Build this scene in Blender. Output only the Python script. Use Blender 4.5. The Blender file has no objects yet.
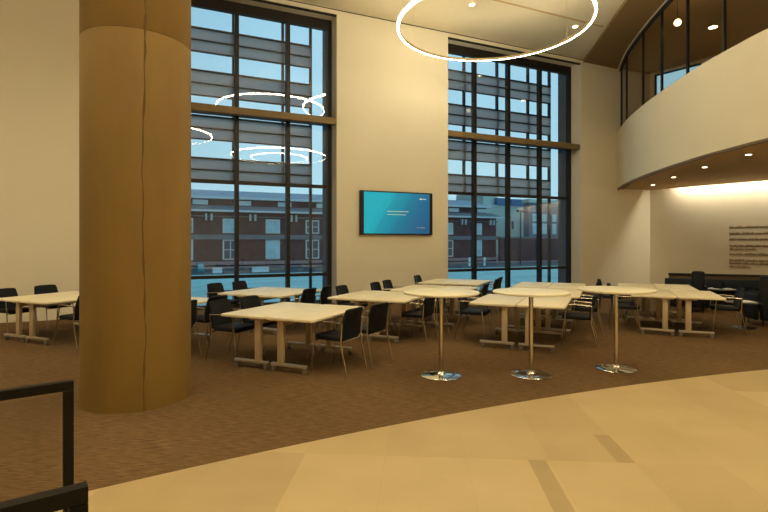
import bpy, bmesh, math, random
from mathutils import Vector, Matrix
random.seed(7)
C = bpy.context.scene.collection
PI = math.pi
H, F, YH = 1.65, 500.0, 242.0          # eye height, focal length and horizon of the photograph
TH = math.atan2(6.54, 14.29)           # heading of the window wall
A = Vector((-7.83, 10.19, 0))
W = Vector((math.cos(TH), math.sin(TH), 0)); N = Vector((math.sin(TH), -math.cos(TH), 0))
CEIL = 7.8

def wall_s(px, off=0.0):               # where a sight line meets a plane parallel to the window wall
    a = (px - 384) / F
    b = A + N * off
    # d*a = b.x + s*W.x ; d = b.y + s*W.y
    s = (a * b.y - b.x) / (W.x - a * W.y)
    return s, b.y + s * W.y
def wall_z(px, py, off=0.0):
    s, d = wall_s(px, off)
    return H + (YH - py) * d / F
def on_wall(s, off, z): return A + W * s + N * off + Vector((0, 0, z))

# ------------------------------------------------------------------ materials
def new_mat(name):
    m = bpy.data.materials.new(name); m.use_nodes = True
    return m, m.node_tree, m.node_tree.nodes, m.node_tree.links
def mat(name, col, rough=.6, metal=0.0, var=.08, scale=4.0, bump=0.0, bscale=60.0, stretch=(1, 1, 1), spec=.5, coat=0.0):
    m, nt, nd, ln = new_mat(name)
    b = nd['Principled BSDF']
    tc = nd.new('ShaderNodeTexCoord'); mp = nd.new('ShaderNodeMapping'); mp.inputs['Scale'].default_value = stretch
    ln.new(tc.outputs['Object'], mp.inputs['Vector'])
    nz = nd.new('ShaderNodeTexNoise'); nz.inputs['Scale'].default_value = scale; nz.inputs['Detail'].default_value = 6
    ln.new(mp.outputs[0], nz.inputs['Vector'])
    r = nd.new('ShaderNodeValToRGB')
    r.color_ramp.elements[0].position = .3; r.color_ramp.elements[1].position = .7
    r.color_ramp.elements[0].color = tuple(c * (1 - var) for c in col) + (1,)
    r.color_ramp.elements[1].color = tuple(min(1, c * (1 + var)) for c in col) + (1,)
    ln.new(nz.outputs['Fac'], r.inputs[0]); ln.new(r.outputs[0], b.inputs['Base Color'])
    b.inputs['Roughness'].default_value = rough; b.inputs['Metallic'].default_value = metal
    b.inputs['Specular IOR Level'].default_value = spec
    b.inputs['Coat Weight'].default_value = coat
    if bump:
        n2 = nd.new('ShaderNodeTexNoise'); n2.inputs['Scale'].default_value = bscale; n2.inputs['Detail'].default_value = 4
        ln.new(mp.outputs[0], n2.inputs['Vector'])
        bp = nd.new('ShaderNodeBump'); bp.inputs['Strength'].default_value = bump; bp.inputs['Distance'].default_value = .01
        ln.new(n2.outputs['Fac'], bp.inputs['Height']); ln.new(bp.outputs[0], b.inputs['Normal'])
    return m
def emit(name, col, strength):
    m, nt, nd, ln = new_mat(name)
    b = nd['Principled BSDF']; b.inputs['Base Color'].default_value = (.8, .8, .8, 1)
    b.inputs['Emission Color'].default_value = col + (1,); b.inputs['Emission Strength'].default_value = strength
    return m
def glass(name, tint, k, ior=1.5):
    m, nt, nd, ln = new_mat(name)
    nd.remove(nd['Principled BSDF'])
    t = nd.new('ShaderNodeBsdfTransparent'); t.inputs[0].default_value = tint + (1,)
    g = nd.new('ShaderNodeBsdfGlossy'); g.inputs['Roughness'].default_value = 0.0; g.inputs[0].default_value = (1, 1, 1, 1)
    fr = nd.new('ShaderNodeFresnel'); fr.inputs['IOR'].default_value = ior
    mu = nd.new('ShaderNodeMath'); mu.operation = 'MULTIPLY'; mu.inputs[1].default_value = k; mu.use_clamp = True
    mx = nd.new('ShaderNodeMixShader')
    ln.new(fr.outputs[0], mu.inputs[0]); ln.new(mu.outputs[0], mx.inputs[0])
    ln.new(t.outputs[0], mx.inputs[1]); ln.new(g.outputs[0], mx.inputs[2])
    ln.new(mx.outputs[0], nd['Material Output'].inputs[0])
    return m

M = {}
M['wall'] = mat('cream wall paint', (.80, .74, .60), .85, var=.025, scale=.6, spec=.2)
M['ceil'] = mat('ceiling plaster', (.74, .66, .50), .9, var=.03, scale=.5, spec=.2)
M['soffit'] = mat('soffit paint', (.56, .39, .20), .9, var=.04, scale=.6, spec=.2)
M['border'] = mat('ceiling border with painted shade', (.25, .165, .075), .9, var=.04, scale=.6, spec=.2)  # tan darkened to stand for the shade beside the balcony
M['jamb'] = mat('window reveal paint', (.74, .69, .60), .8, var=.03, scale=1, spec=.2)
M['slot'] = mat('dark shadow slot', (.012, .010, .008), .9, var=.05)
M['frame'] = mat('dark bronze aluminium', (.020, .016, .014), .45, .3, var=.1, scale=3)
M['transom'] = mat('tan transom cladding', (.19, .125, .045), .6, var=.08, scale=3)
M['louver'] = mat('grey louver board', (.135, .155, .20), .7, var=.10, scale=1.5, stretch=(1, 1, 6))
def louver_mat():
    m, nt, nd, ln = new_mat('grey translucent louver mesh')
    nd.remove(nd['Principled BSDF'])
    tc = nd.new('ShaderNodeTexCoord'); mp = nd.new('ShaderNodeMapping'); mp.inputs['Scale'].default_value = (.6, 1, 5)
    nz = nd.new('ShaderNodeTexNoise'); nz.inputs['Scale'].default_value = 1.5
    ln.new(tc.outputs['Object'], mp.inputs[0]); ln.new(mp.outputs[0], nz.inputs['Vector'])
    d = nd.new('ShaderNodeBsdfDiffuse'); t = nd.new('ShaderNodeBsdfTranslucent'); mx = nd.new('ShaderNodeMixShader'); mx.inputs[0].default_value = .8
    for n, a, b in ((d, (.17, .19, .22, 1), (.21, .23, .26, 1)), (t, (.84, .56, .50, 1), (.97, .66, .60, 1))):
        r = nd.new('ShaderNodeValToRGB'); r.color_ramp.elements[0].color = a; r.color_ramp.elements[1].color = b
        ln.new(nz.outputs['Fac'], r.inputs[0]); ln.new(r.outputs[0], n.inputs[0])
    ln.new(d.outputs[0], mx.inputs[1]); ln.new(t.outputs[0], mx.inputs[2]); ln.new(mx.outputs[0], nd['Material Output'].inputs[0])
    return m
M['louver'] = louver_mat()
M['lattice'] = mat('dark outer lattice', (.045, .04, .05), .6, var=.1)
M['pier'] = mat('grey exterior pier', (.16, .155, .19), .8, var=.08)
M['pane'] = glass('window glass', (.92, .96, .97), 2.1)
M['ribbon'] = glass('balcony glass', (.86, .84, .80), .03)
M['railglass'] = glass('rail glass', (.95, .95, .94), .2)
M['tabletop'] = mat('pale maple laminate', (.90, .80, .57), .42, var=.05, scale=2, stretch=(1, 8, 1))
M['tableedge'] = mat('tan edge band', (.60, .46, .27), .5, var=.05)
M['tableleg'] = mat('champagne painted steel', (.62, .50, .33), .42, .35, var=.05)
M['foot'] = mat('silver steel foot', (.58, .53, .45), .33, .75, var=.05)
M['wheel'] = mat('black caster rubber', (.02, .02, .02), .5, var=.1)
M['caster'] = mat('grey caster', (.22, .20, .17), .4, .3, var=.1)
M['chrome'] = mat('polished chrome', (.80, .76, .70), .10, 1.0, var=.02)
M['chromeleg'] = mat('satin chrome tube', (.56, .50, .41), .25, 1.0, var=.02)
M['black'] = mat('black upholstery', (.008, .0095, .013), .6, var=.25, scale=40, bump=.1, bscale=300, spec=.25)
M['navy'] = mat('dark navy upholstery', (.016, .024, .036), .6, var=.2, scale=30, bump=.1, bscale=250, spec=.3)
M['bartop'] = mat('cream laminate bar top', (.92, .86, .64), .35, var=.03)
M['rail'] = mat('black painted steel rail', (.006, .005, .004), .5, 0, var=.15, spec=.2)
M['housing'] = mat('ring housing metal', (.75, .62, .40), .45, .2, var=.05)
M['casing'] = mat('black display casing', (.008, .008, .009), .35, var=.1)
M['paper'] = mat('white paper', (.85, .85, .83), .7, var=.03)
M['letter'] = mat('brown vinyl lettering', (.17, .115, .055), .8, var=.05)
M['brown'] = mat('brown wood panel', (.16, .10, .055), .5, var=.15, scale=3, stretch=(1, 1, 8))
M['ring'] = emit('warm white ring diffuser', (1.0, .87, .57), 42.0)
M['down'] = emit('warm downlight lens', (1.0, .82, .5), 14.0)
M['globe'] = emit('warm globe', (1.0, .80, .45), 6.0)
# street
M['brick'] = mat('dark red brick', (.085, .045, .058), .9, var=.3, scale=1.2)
M['slate'] = mat('blue slate roof', (.34, .40, .47), .8, var=.12, scale=1.0, stretch=(1, 1, 5))
M['slatedk'] = mat('dark slate eave', (.17, .21, .24), .8, var=.12, scale=1.0)
M['white'] = mat('white painted trim', (.66, .74, .76), .7, var=.05)
M['wglass'] = mat('pale blue window glass', (.42, .72, .80), .25, var=.3, scale=.5)
M['wglassdk'] = mat('dark window glass', (.07, .10, .13), .2, var=.4, scale=.5)
M['belt'] = mat('pinkish stone ledge', (.36, .26, .27), .8, var=.1)
M['cream'] = mat('pale green stucco', (.60, .74, .66), .9, var=.06, scale=.3)
M['grey'] = mat('grey blue siding', (.16, .22, .28), .9, var=.08, scale=.3)
M['blue'] = mat('bright blue cladding', (.07, .22, .42), .7, var=.15)
M['teal'] = mat('teal paint', (.10, .34, .38), .5, var=.05)
M['red'] = mat('dark red car paint', (.25, .03, .04), .35, var=.05)
M['silver'] = mat('white car paint', (.75, .78, .80), .35, var=.03)
M['road'] = mat('asphalt', (.075, .085, .095), .9, var=.2, scale=.6)
M['plaza'] = mat('pale blue paving', (.42, .66, .62), .7, var=.18, scale=.25, stretch=(1, 3, 1))

def column_mat():
    m = mat('warm board formed concrete', (.205, .121, .021), .75, var=.16, scale=1.6, stretch=(1, 1, .35), bump=.25, bscale=9)
    return m
M['concrete'] = column_mat()
M['seam'] = mat('darker concrete seam', (.125, .072, .016), .85, var=.3, scale=8)

def carpet_mat():
    m, nt, nd, ln = new_mat('brown ribbed carpet')
    b = nd['Principled BSDF']; b.inputs['Roughness'].default_value = 1; b.inputs['Specular IOR Level'].default_value = .1
    tc = nd.new('ShaderNodeTexCoord')
    mp = nd.new('ShaderNodeMapping'); mp.inputs['Scale'].default_value = (5, 90, 1); mp.inputs['Rotation'].default_value = (0, 0, .06)
    ln.new(tc.outputs['Object'], mp.inputs[0])
    n1 = nd.new('ShaderNodeTexNoise'); n1.inputs['Scale'].default_value = 1.6; n1.inputs['Detail'].default_value = 5; n1.inputs['Roughness'].default_value = .7
    ln.new(mp.outputs[0], n1.inputs['Vector'])
    r = nd.new('ShaderNodeValToRGB'); r.color_ramp.elements[0].position = .32; r.color_ramp.elements[1].position = .70
    r.color_ramp.elements[0].color = (.048, .027, .012, 1); r.color_ramp.elements[1].color = (.310, .187, .086, 1)
    ln.new(n1.outputs['Fac'], r.inputs[0])
    n2 = nd.new('ShaderNodeTexNoise'); n2.inputs['Scale'].default_value = .7
    ln.new(tc.outputs['Object'], n2.inputs['Vector'])
    mx = nd.new('ShaderNodeMix'); mx.data_type = 'RGBA'; mx.blend_type = 'MULTIPLY'; mx.inputs[0].default_value = .35
    ln.new(r.outputs[0], mx.inputs[6]); ln.new(n2.outputs['Fac'], mx.inputs[7]); ln.new(mx.outputs[2], b.inputs['Base Color'])
    bp = nd.new('ShaderNodeBump'); bp.inputs['Strength'].default_value = .4; bp.inputs['Distance'].default_value = .01
    ln.new(n1.outputs['Fac'], bp.inputs['Height']); ln.new(bp.outputs[0], b.inputs['Normal'])
    return m
def stone_mat():
    m, nt, nd, ln = new_mat('honey limestone slabs')
    b = nd['Principled BSDF']; b.inputs['Roughness'].default_value = .5; b.inputs['Specular IOR Level'].default_value = .3
    tc = nd.new('ShaderNodeTexCoord')
    mp = nd.new('ShaderNodeMapping'); mp.inputs['Rotation'].default_value = (0, 0, .07); mp.inputs['Location'].default_value = (.26, .02, 0)
    ln.new(tc.outputs['Object'], mp.inputs[0])
    br = nd.new('ShaderNodeTexBrick')
    br.inputs['Scale'].default_value = 1; br.inputs['Brick Width'].default_value = .62; br.inputs['Row Height'].default_value = 1.93
    br.inputs['Mortar Size'].default_value = .002; br.offset = 0.0; br.inputs['Mortar Smooth'].default_value = .3
    br.inputs['Color1'].default_value = (.575, .435, .222, 1); br.inputs['Color2'].default_value = (.475, .353, .178, 1)
    br.inputs['Mortar'].default_value = (.50, .375, .19, 1); br.inputs['Bias'].default_value = 0
    ln.new(mp.outputs[0], br.inputs['Vector'])
    sx = nd.new('ShaderNodeSeparateXYZ'); ln.new(mp.outputs[0], sx.inputs[0])
    def cmp(sock, lo, hi):
        g = nd.new('ShaderNodeMath'); g.operation = 'GREATER_THAN'; g.inputs[1].default_value = lo; ln.new(sock, g.inputs[0])
        l = nd.new('ShaderNodeMath'); l.operation = 'LESS_THAN'; l.inputs[1].default_value = hi; ln.new(sock, l.inputs[0])
        p = nd.new('ShaderNodeMath'); p.operation = 'MULTIPLY'; ln.new(g.outputs[0], p.inputs[0]); ln.new(l.outputs[0], p.inputs[1])
        return p.outputs[0]
    def both(a, c):
        p = nd.new('ShaderNodeMath'); p.operation = 'MULTIPLY'; ln.new(a, p.inputs[0]); ln.new(c, p.inputs[1]); return p.outputs[0]
    s1 = both(cmp(sx.outputs[0], 1.08, 1.21), cmp(sx.outputs[1], 2.6, 3.86))
    s2 = both(cmp(sx.outputs[0], 1.74, 1.87), cmp(sx.outputs[1], 3.86, 4.4))
    ad = nd.new('ShaderNodeMath'); ad.operation = 'ADD'; ln.new(s1, ad.inputs[0]); ln.new(s2, ad.inputs[1])
    mul = nd.new('ShaderNodeMath'); mul.operation = 'MULTIPLY'; mul.inputs[1].default_value = .75; ln.new(ad.outputs[0], mul.inputs[0])
    mx = nd.new('ShaderNodeMix'); mx.data_type = 'RGBA'; mx.inputs[7].default_value = (.37, .272, .132, 1)
    ln.new(mul.outputs[0], mx.inputs[0]); ln.new(br.outputs['Color'], mx.inputs[6])
    nz = nd.new('ShaderNodeTexNoise'); nz.inputs['Scale'].default_value = 1.3; nz.inputs['Detail'].default_value = 7
    ln.new(tc.outputs['Object'], nz.inputs['Vector'])
    rr = nd.new('ShaderNodeValToRGB'); rr.color_ramp.elements[0].color = (.86, .86, .84, 1); rr.color_ramp.elements[1].color = (1.0, 1.0, 1.0, 1)
    rr.color_ramp.elements[0].position = .3; rr.color_ramp.elements[1].position = .7
    ln.new(nz.outputs['Fac'], rr.inputs[0])
    m2 = nd.new('ShaderNodeMix'); m2.data_type = 'RGBA'; m2.blend_type = 'MULTIPLY'; m2.inputs[0].default_value = 1
    ln.new(mx.outputs[2], m2.inputs[6]); ln.new(rr.outputs[0], m2.inputs[7]); ln.new(m2.outputs[2], b.inputs['Base Color'])
    return m
def screen_mat():
    m, nt, nd, ln = new_mat('teal gradient slide')
    b = nd['Principled BSDF']; b.inputs['Base Color'].default_value = (.01, .01, .01, 1); b.inputs['Roughness'].default_value = .25
    tc = nd.new('ShaderNodeTexCoord'); sp = nd.new('ShaderNodeSeparateXYZ'); ln.new(tc.outputs['Generated'], sp.inputs[0])
    a = nd.new('ShaderNodeMath'); a.operation = 'MULTIPLY_ADD'; a.inputs[1].default_value = -.35
    ln.new(sp.outputs[2], a.inputs[0]); ln.new(sp.outputs[0], a.inputs[2])
    r = nd.new('ShaderNodeValToRGB'); e = r.color_ramp.elements
    e[0].position = -.0; e[0].color = (.0, .50, .62, 1); e[1].position = .95; e[1].color = (.012, .115, .26, 1)
    for p, c in ((.12, (.0, .44, .56, 1)), (.14, (.0, .37, .50, 1)), (.36, (.0, .29, .43, 1)), (.39, (.0, .24, .38, 1)), (.62, (.01, .17, .33, 1))):
        x = e.new(p); x.color = c
    ln.new(a.outputs[0], r.inputs[0]); ln.new(r.outputs[0], b.inputs['Emission Color']); b.inputs['Emission Strength'].default_value = .78
    return m
M['carpet'] = carpet_mat(); M['stone'] = stone_mat(); M['screen'] = screen_mat()
M['yellowtext'] = emit('yellow green slide text', (.22, .42, .12), .6)
M['whitetext'] = emit('white slide mark', (.7, .85, .9), .45)
M['redtext'] = emit('faint red slide text', (.30, .06, .10), .6)

# ------------------------------------------------------------------ mesh building
class MB:
    def __init__(self): self.v = []; self.f = []; self.mi = []
    def add(self, vs, fs, mi=0):
        o = len(self.v); self.v += [tuple(p) for p in vs]
        self.f += [tuple(o + i for i in f) for f in fs]; self.mi += [mi] * len(fs); return self
    def box(self, x0, x1, y0, y1, z0, z1, mi=0):
        vs = [(x, y, z) for z in (z0, z1) for y in (y0, y1) for x in (x0, x1)]
        return self.add(vs, [(0, 2, 3, 1), (4, 5, 7, 6), (0, 1, 5, 4), (2, 6, 7, 3), (0, 4, 6, 2), (1, 3, 7, 5)], mi)
    def tube(self, pts, r, n=10, caps=True, mi=0):
        pts = [Vector(p) for p in pts]; rs = r if isinstance(r, (list, tuple)) else [r] * len(pts)
        vs = []; up = None
        for i, p in enumerate(pts):
            t = (pts[min(i + 1, len(pts) - 1)] - pts[max(i - 1, 0)]).normalized()
            if up is None:
                up = Vector((0, 0, 1)) if abs(t.z) < .9 else Vector((1, 0, 0))
            x = t.cross(up); x.normalize(); up = x.cross(t).normalized()
            for k in range(n):
                a = 2 * PI * k / n
                vs.append(p + (x * math.cos(a) + up * math.sin(a)) * rs[i])
        fs = [(i * n + k, i * n + (k + 1) % n, (i + 1) * n + (k + 1) % n, (i + 1) * n + k) for i in range(len(pts) - 1) for k in range(n)]
        if caps: fs += [tuple(range(n))[::-1], tuple(range((len(pts) - 1) * n, len(pts) * n))]
        return self.add(vs, fs, mi)
    def lathe(self, prof, n=32, c=(0, 0, 0), axis='z', mi=0):
        vs = []; fs = []
        for r, z in prof:
            for k in range(n):
                a = 2 * PI * k / n
                p = (r * math.cos(a), r * math.sin(a), z)
                if axis == 'x': p = (p[2], p[0], p[1])
                if axis == 'y': p = (p[0], p[2], p[1])
                vs.append((p[0] + c[0], p[1] + c[1], p[2] + c[2]))
        m = len(prof)
        for i in range(m - 1):
            for k in range(n): fs.append((i * n + k, i * n + (k + 1) % n, (i + 1) * n + (k + 1) % n, (i + 1) * n + k))
        fs += [tuple(range(n))[::-1], tuple(range((m - 1) * n, m * n))]
        return self.add(vs, fs, mi)
    def prism(self, poly, z0, z1, mi=0):
        n = len(poly)
        vs = [(x, y, z0) for x, y in poly] + [(x, y, z1) for x, y in poly]
        return self.add(vs, [tuple(range(n))[::-1], tuple(range(n, 2 * n))] + [(i, (i + 1) % n, n + (i + 1) % n, n + i) for i in range(n)], mi)
    def pad(self, x0, x1, y0, y1, z0, z1, r, bev, seg=5, mi=0):
        # a slab with rounded corners in plan and softened edges
        cx, cy = (x0 + x1) / 2, (y0 + y1) / 2
        def ring(ins, z):
            out = []; rr = max(r - ins, .002)
            for qx, qy, a0 in ((x1, y1, 0), (x0, y1, PI / 2), (x0, y0, PI), (x1, y0, 3 * PI / 2)):
                sx = 1 if qx > cx else -1; sy = 1 if qy > cy else -1
                ox, oy = qx - sx * (ins + rr), qy - sy * (ins + rr)
                for k in range(seg + 1):
                    a = a0 + PI / 2 * k / seg
                    out.append((ox + rr * math.cos(a), oy + rr * math.sin(a), z))
            return out
        rings = [ring(bev, z0), ring(bev * .3, z0 + bev * .3), ring(0, z0 + bev), ring(0, z1 - bev), ring(bev * .3, z1 - bev * .3), ring(bev, z1)]
        n = len(rings[0]); vs = sum(rings, [])
        fs = [(i * n + k, i * n + (k + 1) % n, (i + 1) * n + (k + 1) % n, (i + 1) * n + k) for i in range(5) for k in range(n)]
        fs += [tuple(range(n))[::-1], tuple(range(5 * n, 6 * n))]
        return self.add(vs, fs, mi)
    def thick(self, fn, nu, nv, t, mi=0):
        # closed thick sheet: fn(u, v) -> (point, normal)
        a = []; b = []
        for j in range(nv + 1):
            for i in range(nu + 1):
                p, q = fn(i / nu, j / nv); p = Vector(p); q = Vector(q).normalized()
                a.append(p + q * t / 2); b.append(p - q * t / 2)
        k = nu + 1; o = len(a); fs = []
        for j in range(nv):
            for i in range(nu):
                q = (j * k + i, j * k + i + 1, (j + 1) * k + i + 1, (j + 1) * k + i)
                fs.append(q); fs.append(tuple(o + x for x in q[::-1]))
        edge = [i for i in range(k)] + [j * k + nu for j in range(1, nv + 1)] + [nv * k + i for i in range(nu - 1, -1, -1)] + [j * k for j in range(nv - 1, 0, -1)]
        for i in range(len(edge)):
            p, q = edge[i], edge[(i + 1) % len(edge)]
            fs.append((q, p, o + p, o + q))
        return self.add(a + b, fs, mi)
    def build(self, name, mats, parent=None, smooth=False, loc=None, rot=0):
        me = bpy.data.meshes.new(name); me.from_pydata(self.v, [], self.f)
        for m in (mats if isinstance(mats, (list, tuple)) else [mats]): me.materials.append(m)
        me.polygons.foreach_set('material_index', self.mi)
        me.update()
        bm = bmesh.new(); bm.from_mesh(me); bmesh.ops.recalc_face_normals(bm, faces=bm.faces); bm.to_mesh(me); bm.free()
        o = bpy.data.objects.new(name, me); C.objects.link(o)
        if smooth:
            for p in me.polygons: p.use_smooth = True
            me.set_sharp_from_angle(angle=math.radians(38))
        if parent: o.parent = parent
        if loc is not None: o.location = loc
        if rot: o.rotation_euler = (0, 0, rot)
        return o
def tag(o, label=None, cat=None, group=None, kind=None):
    if label: o['label'] = label
    if cat: o['category'] = cat
    if group: o['group'] = group
    if kind: o['kind'] = kind
    return o
def thing(name, label, cat, loc=(0, 0, 0), rot=0, group=None):
    o = bpy.data.objects.new(name, None); C.objects.link(o); o.location = loc; o.rotation_euler = (0, 0, rot)
    o.empty_display_size = .2
    return tag(o, label, cat, group)
def kids(o): return [c for c in bpy.data.objects if c.parent == o]
def copy_tree(o, parent=None):
    c = o.copy(); C.objects.link(c)
    if parent: c.parent = parent
    for ch in kids(o): copy_tree(ch, c)
    return c
def struct(o, label, cat=None):
    return tag(o, label, cat or 'structure', None, 'structure')
def lamp(name, kind, loc, energy, col=(1, .86, .54), rot=(0, 0, 0), **kw):
    l = bpy.data.lights.new(name, kind); l.energy = energy; l.color = col
    for k, v in kw.items(): setattr(l, k, v)
    o = bpy.data.objects.new(name, l); C.objects.link(o); o.location = loc; o.rotation_euler = rot
    return o

# ------------------------------------------------------------------ room shell
S0, S1 = -8.0, 19.30
REC = .43                                        # depth of the window reveals
HEAD = 7.66
WIN = [(2.04, 7.24), (10.67, 15.87)]
b = MB()
for a0, a1 in ((S0, WIN[0][0]), (WIN[0][1], WIN[1][0]), (WIN[1][1], S1)): b.box(a0, a1, 0, REC + .25, 0, CEIL)
for a0, a1 in WIN: b.box(a0, a1, 0, REC + .25, HEAD, CEIL)
wb = b.build('wall_back', M['wall'], loc=A, rot=TH); struct(wb, 'tall cream wall holding both big windows and the display', 'wall')
b = MB()
for a0, a1 in WIN:                               # painted linings of the reveals
    b.box(a1 - .004, a1 - .001, .004, REC, 0, HEAD); b.box(a0 + .001, a0 + .004, .004, REC, 0, HEAD); b.box(a0, a1, .004, REC, HEAD - .004, HEAD - .001)
rv = b.build('trim_1', M['jamb'], loc=A, rot=TH); struct(rv, 'pale painted reveals around the two tall windows', 'window reveal')
b = MB()
for a0, a1 in WIN: b.box(a0, a1, .0, .07, HEAD - .045, HEAD - .006)
sl = b.build('trim_2', M['slot'], loc=A, rot=TH); struct(sl, 'dark shade slot across the head of each window reveal', 'shade slot')
b = MB(); b.box(S0, S1, -.006, .0, CEIL - .035, CEIL - .012)
b.build('trim_3', M['slot'], loc=A, rot=TH); struct(bpy.data.objects['trim_3'], 'thin dark joint where window wall meets ceiling', 'joint')

P0 = on_wall(S0, 0, 0)
b = MB()
def wall_seg(bm, p, q, z0, z1, t=.2, side=1):
    p = Vector((p[0], p[1], 0)); q = Vector((q[0], q[1], 0)); d = (q - p).normalized(); n = Vector((-d.y, d.x, 0)) * t * side
    bm.prism([(p.x, p.y), (q.x, q.y), ((q + n).x, (q + n).y), ((p + n).x, (p + n).y)], z0, z1)
wall_seg(b, (P0.x, P0.y), (-12.5, -7), 0, CEIL, side=-1)
struct(b.build('wall_left', M['wall']), 'cream side wall at far left beyond the frame', 'wall')
b = MB(); wall_seg(b, (-12.5, -7), (15, -7), 0, CEIL, side=-1)
struct(b.build('wall_rear', M['wall']), 'cream wall behind the camera', 'wall')
SOF, RB, RT = 3.525, 5.50, 7.70                   # balcony: underside, sill and head of its glazing
BW0 = Vector((9.69, 18.21, 0)); BD = Vector((.596, -.803, 0)).normalized(); BN = Vector((-BD.y, BD.x, 0)) * -1
WA = math.atan2(BD.y, BD.x)
b = MB()
wall_seg(b, BW0, BW0 + BD * 9.0, 0, 3.8)
for ta, tb_, za, zb_ in ((0, .15, 3.8, CEIL), (1.68, 9.0, 3.8, CEIL), (.15, 1.68, 3.8, 5.7), (.15, 1.68, 7.70, CEIL)): wall_seg(b, BW0 + BD * ta, BW0 + BD * tb_, za, zb_)
struct(b.build('wall_right', M['wall']), 'washed cream wall with lettering below the curved balcony', 'wall')
b = MB(); wall_seg(b, (15, 11.2), (15, -7), 0, CEIL)
struct(b.build('wall_side', M['wall']), 'cream side wall at far right beyond the frame', 'wall')

floor_poly = [(-15.3, 6.6), (-12.6, -7.1), (15.1, -7.1), (15.1, 11.3), (9.9, 18.4), (9.6, 19.0)] + [(lambda p: (p.x, p.y))(on_wall(S0 - .1, -.66, 0))]
b = MB(); b.prism(floor_poly, -.2, 0)
struct(b.build('floor', M['carpet']), 'brown ribbed carpet floor under the tables', 'floor')
cx, cy, R = 12.1305, -18.4024, 25.871
arc = []
x = -10.9
while x <= 14.9:
    arc.append((x, cy + math.sqrt(R * R - (x - cx) ** 2))); x += .25
b = MB(); b.prism(arc + [(14.9, -6.95), (-10.9, -6.95)], 0.0, .006)
struct(b.build('floor_stone', M['stone']), 'honey coloured limestone floor with curved edge to the carpet', 'floor')
b = MB(); b.prism(floor_poly, CEIL, CEIL + .2)
struct(b.build('ceiling', M['ceil']), 'cream plaster ceiling over the tall room', 'ceiling')
# recessed linear slot in the ceiling, parallel to the window wall
so = 2.15
b = MB(); b.box(4.0, 14.5, -so - .03, -so + .03, CEIL - .012, CEIL - .001)
struct(b.build('trim_4', M['soffit'], loc=A, rot=TH), 'narrow joint running along the ceiling above the ring light', 'ceiling joint')

# ------------------------------------------------------------------ curved balcony drum
CP = [(8.22, 17.62), (7.70, 16.0), (7.34, 14.37), (7.12, 13.0), (6.96, 11.63), (6.88, 10.7), (6.88, 9.8), (6.92, 9.01), (7.15, 7.8), (7.9, 6.6), (9.4, 5.85), (15.2, 5.4)]
def catmull(P, n=8):
    P = [Vector((p[0], p[1], 0)) for p in P]; out = []; idx = []
    for i in range(len(P) - 1):
        p0 = P[max(i - 1, 0)]; p1 = P[i]; p2 = P[i + 1]; p3 = P[min(i + 2, len(P) - 1)]
        idx.append(len(out))
        for k in range(n):
            t = k / n
            out.append(.5 * ((2 * p1) + (p2 - p0) * t + (2 * p0 - 5 * p1 + 4 * p2 - p3) * t * t + (3 * p1 - p0 - 3 * p2 + p3) * t ** 3))
    out.append(P[-1]); idx.append(len(out) - 1)
    return out, idx
curve, cidx = catmull(CP)
def cnorm(i):
    t = (curve[min(i + 1, len(curve) - 1)] - curve[max(i - 1, 0)]).normalized()
    return Vector((-t.y, t.x, 0))                 # to the balcony side (+x)
def band(bm, i0, i1, z0, z1, t0=0.0, t1=.2):
    n = i1 - i0 + 1
    vs = []
    for i in range(i0, i1 + 1):
        q = cnorm(i); p = curve[i]
        for tt, z in ((t0, z0), (t0, z1), (t1, z1), (t1, z0)): vs.append((p.x + q.x * tt, p.y + q.y * tt, z))
    fs = []
    for k in range(n - 1):
        for e in range(4): fs.append((k * 4 + e, k * 4 + (e + 1) % 4, (k + 1) * 4 + (e + 1) % 4, (k + 1) * 4 + e))
    fs += [(0, 1, 2, 3), tuple((n - 1) * 4 + e for e in (3, 2, 1, 0))]
    bm.add(vs, fs)
iE = cidx[-1]; iR = 0
b = MB(); band(b, 0, iE, SOF, RB); band(b, 0, iE, RT, CEIL)
dr = b.build('wall_curved', M['wall'], smooth=True); struct(dr, 'curved cream balcony wall bulging into the room at right', 'wall')
inner = [(curve[i] + cnorm(i) * .02) for i in range(0, iE + 1)]
poly = [(p.x, p.y) for p in inner] + [(15.0, 11.2)] + [(p.x, p.y) for p in (BW0 + BD * 8.6 + BN * .34, BW0 + BD * .02 + BN * .34)]
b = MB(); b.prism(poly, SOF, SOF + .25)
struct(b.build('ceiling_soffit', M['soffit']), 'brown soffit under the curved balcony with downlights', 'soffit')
b = MB(); band(b, 0, iE, SOF - .05, SOF, -.004, .05)
band(b, 0, iE, SOF - .03, SOF, .14, .17)
struct(b.build('trim_5', M['brown'], smooth=True), 'brown lip along the lower edge of the curved balcony', 'edge trim')
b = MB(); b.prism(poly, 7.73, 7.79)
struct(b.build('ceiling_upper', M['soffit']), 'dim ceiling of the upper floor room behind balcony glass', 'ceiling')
# ceiling border that follows the balcony; its shade is put into the colour
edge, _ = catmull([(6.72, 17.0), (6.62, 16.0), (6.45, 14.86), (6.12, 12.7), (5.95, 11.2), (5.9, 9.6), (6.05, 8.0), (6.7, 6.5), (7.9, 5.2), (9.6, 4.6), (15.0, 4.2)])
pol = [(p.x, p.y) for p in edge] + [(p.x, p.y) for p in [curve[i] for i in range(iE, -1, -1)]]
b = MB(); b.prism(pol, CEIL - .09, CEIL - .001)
struct(b.build('ceiling_border', M['border']), 'curved ceiling border above the balcony glazing, shade painted in dark tan', 'ceiling')
w3 = thing('window_3', 'small upper floor window showing blue dusk behind the balcony glass', 'window', tuple(BW0), WA); w3['kind'] = 'structure'
b = MB(); b.box(.15, .20, .02, .10, 5.7, 7.70); b.box(1.63, 1.68, .02, .10, 5.7, 7.70); b.box(.20, 1.63, .02, .10, 5.7, 5.75); b.box(.20, 1.63, .02, .10, 7.65, 7.70); b.build('window_frame', M['frame'], w3)
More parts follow.
